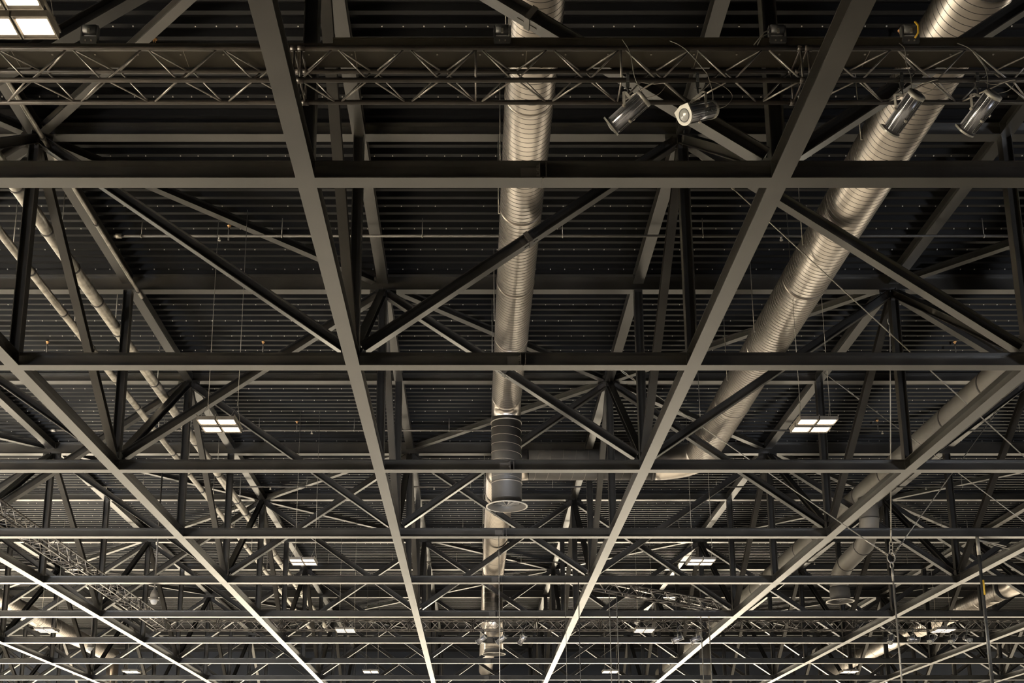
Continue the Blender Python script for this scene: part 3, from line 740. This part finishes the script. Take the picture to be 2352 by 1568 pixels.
#LIGHTS_BEGIN
LIGHTS = [
    ('floor_fill', -48, 8, 4.0, 24, 16, 0, 0, 180, (1.0, 0.935, 0.796), 214600),
    ('floor_fill', -24, 8, 4.0, 24, 16, 0, 0, 180, (1.0, 0.935, 0.796), 1144),
    ('floor_fill', 0, 8, 4.0, 24, 16, 0, 0, 180, (1.0, 0.935, 0.796), 1280),
    ('floor_fill', -24, 24, 4.0, 24, 16, 0, 0, 180, (1.0, 0.935, 0.796), 1482),
    ('floor_fill', -24, 40, 4.0, 24, 16, 0, 0, 180, (1.0, 0.935, 0.796), 5031),
    ('floor_fill', 0, 40, 4.0, 24, 16, 0, 0, 180, (1.0, 0.935, 0.796), 3340),
    ('floor_fill', 0, 58, 4.0, 24, 20, 0, 0, 180, (1.0, 0.935, 0.796), 3233),
    ('floor_fill', -24, 80, 4.0, 24, 24, 0, 0, 180, (1.0, 0.935, 0.796), 855),
    ('floor_fill', 24, 80, 4.0, 24, 24, 0, 0, 180, (1.0, 0.935, 0.796), 6232),
    ('floor_fill', 48, 80, 4.0, 24, 24, 0, 0, 180, (1.0, 0.935, 0.796), 15037),
    ('floor_fill', -48, 106, 4.0, 24, 28, 0, 0, 180, (1.0, 0.935, 0.796), 85235),
    ('floor_fill', -24, 106, 4.0, 24, 28, 0, 0, 180, (1.0, 0.935, 0.796), 43283),
    ('floor_fill', 24, 106, 4.0, 24, 28, 0, 0, 180, (1.0, 0.935, 0.796), 7111),
    ('floor_fill', 48, 106, 4.0, 24, 28, 0, 0, 180, (1.0, 0.935, 0.796), 8158),
    ('floor_fill', -48, 136, 4.0, 24, 32, 0, 0, 180, (1.0, 0.935, 0.796), 46798),
    ('floor_fill', 0, 136, 4.0, 24, 32, 0, 0, 180, (1.0, 0.935, 0.796), 64676),
    ('floor_fill', 24, 136, 4.0, 24, 32, 0, 0, 180, (1.0, 0.935, 0.796), 115137),
    ('floor_fill', 48, 136, 4.0, 24, 32, 0, 0, 180, (1.0, 0.935, 0.796), 10496),
    ('floor_fill', -24, 170, 4.0, 24, 34, 0, 0, 180, (1.0, 0.935, 0.796), 90840),
    ('floor_fill', 24, 170, 4.0, 24, 34, 0, 0, 180, (1.0, 0.935, 0.796), 76444),
    ('beam_fill', -24, 1, 2.5, 4, 2, 116, 0, 100, (0.891, 0.927, 1.0), 1501),  # added fill, out of view, to lift the beam faces towards the camera
    ('beam_fill', 24, 1, 2.5, 4, 2, 116, 0, 100, (0.891, 0.927, 1.0), 1754),
    ('beam_fill', -24, 24, 2.5, 4, 2, 116, 0, 100, (0.891, 0.927, 1.0), 1874),
    ('beam_fill', 0, 24, 2.5, 4, 2, 116, 0, 100, (0.891, 0.927, 1.0), 849),
    ('beam_fill', -50, 40, 2.5, 4, 2, 112, -90, 100, (0.891, 0.927, 1.0), 168),
    ('wall_fill', -58, 20, 3, 26, 2, 125, 90, 140, (1.0, 0.952, 0.838), 32144),  # added fill brightening the unseen side walls that the ducts and diagonals reflect
    ('wall_fill', -58, 55, 3, 26, 2, 125, 90, 140, (1.0, 0.952, 0.838), 21000),
    ('wall_fill', -58, 90, 3, 26, 2, 125, 90, 140, (1.0, 0.952, 0.838), 42000),
    ('wall_fill', -58, 125, 3, 26, 2, 125, 90, 140, (1.0, 0.952, 0.838), 16800),
    ('wall_fill', 58, 30, 3, 26, 2, 125, -90, 140, (1.0, 0.952, 0.838), 7667),
    ('wall_fill', 58, 90, 3, 26, 2, 125, -90, 140, (1.0, 0.952, 0.838), 8926),
]
#LIGHTS_END
for n_, x, yy, z, sx, sy, rx, rz, sp, col, pw in LIGHTS:
    area(n_, (x, yy, z), (sx, sy), pw, col, (math.radians(rx), 0, math.radians(rz)), math.radians(sp))
w = bpy.data.worlds.new('hall'); bpy.context.scene.world = w; w.use_nodes = True
w.node_tree.nodes['Background'].inputs[0].default_value = (0.02, 0.03, 0.05, 1); w.node_tree.nodes['Background'].inputs[1].default_value = 0.2

# ------------------------------------------------------------------ camera
cam = bpy.data.cameras.new('camera'); co = bpy.data.objects.new('camera', cam); C.objects.link(co)
co.location = (0, 0, CZ); co.rotation_euler = (PI / 2 + TH, 0, 0)
cam.sensor_width = 36; cam.lens = F / 2352 * 36
cam.shift_x = (1176 - PX) / 2352; cam.shift_y = (PY - 784) / 2352
cam.clip_end = 400; cam.clip_start = 0.05
sc_ = bpy.context.scene; sc_.camera = co
sc_.view_settings.view_transform = 'Standard'; sc_.view_settings.look = 'None'; sc_.view_settings.gamma = 1; sc_.view_settings.use_curve_mapping = False
sc_.view_settings.exposure = 0.1
cy = sc_.cycles
cy.use_denoising = True; cy.max_bounces = 6; cy.diffuse_bounces = 3; cy.glossy_bounces = 3; cy.sample_clamp_indirect = 6; cy.caustics_reflective = False; cy.caustics_refractive = False
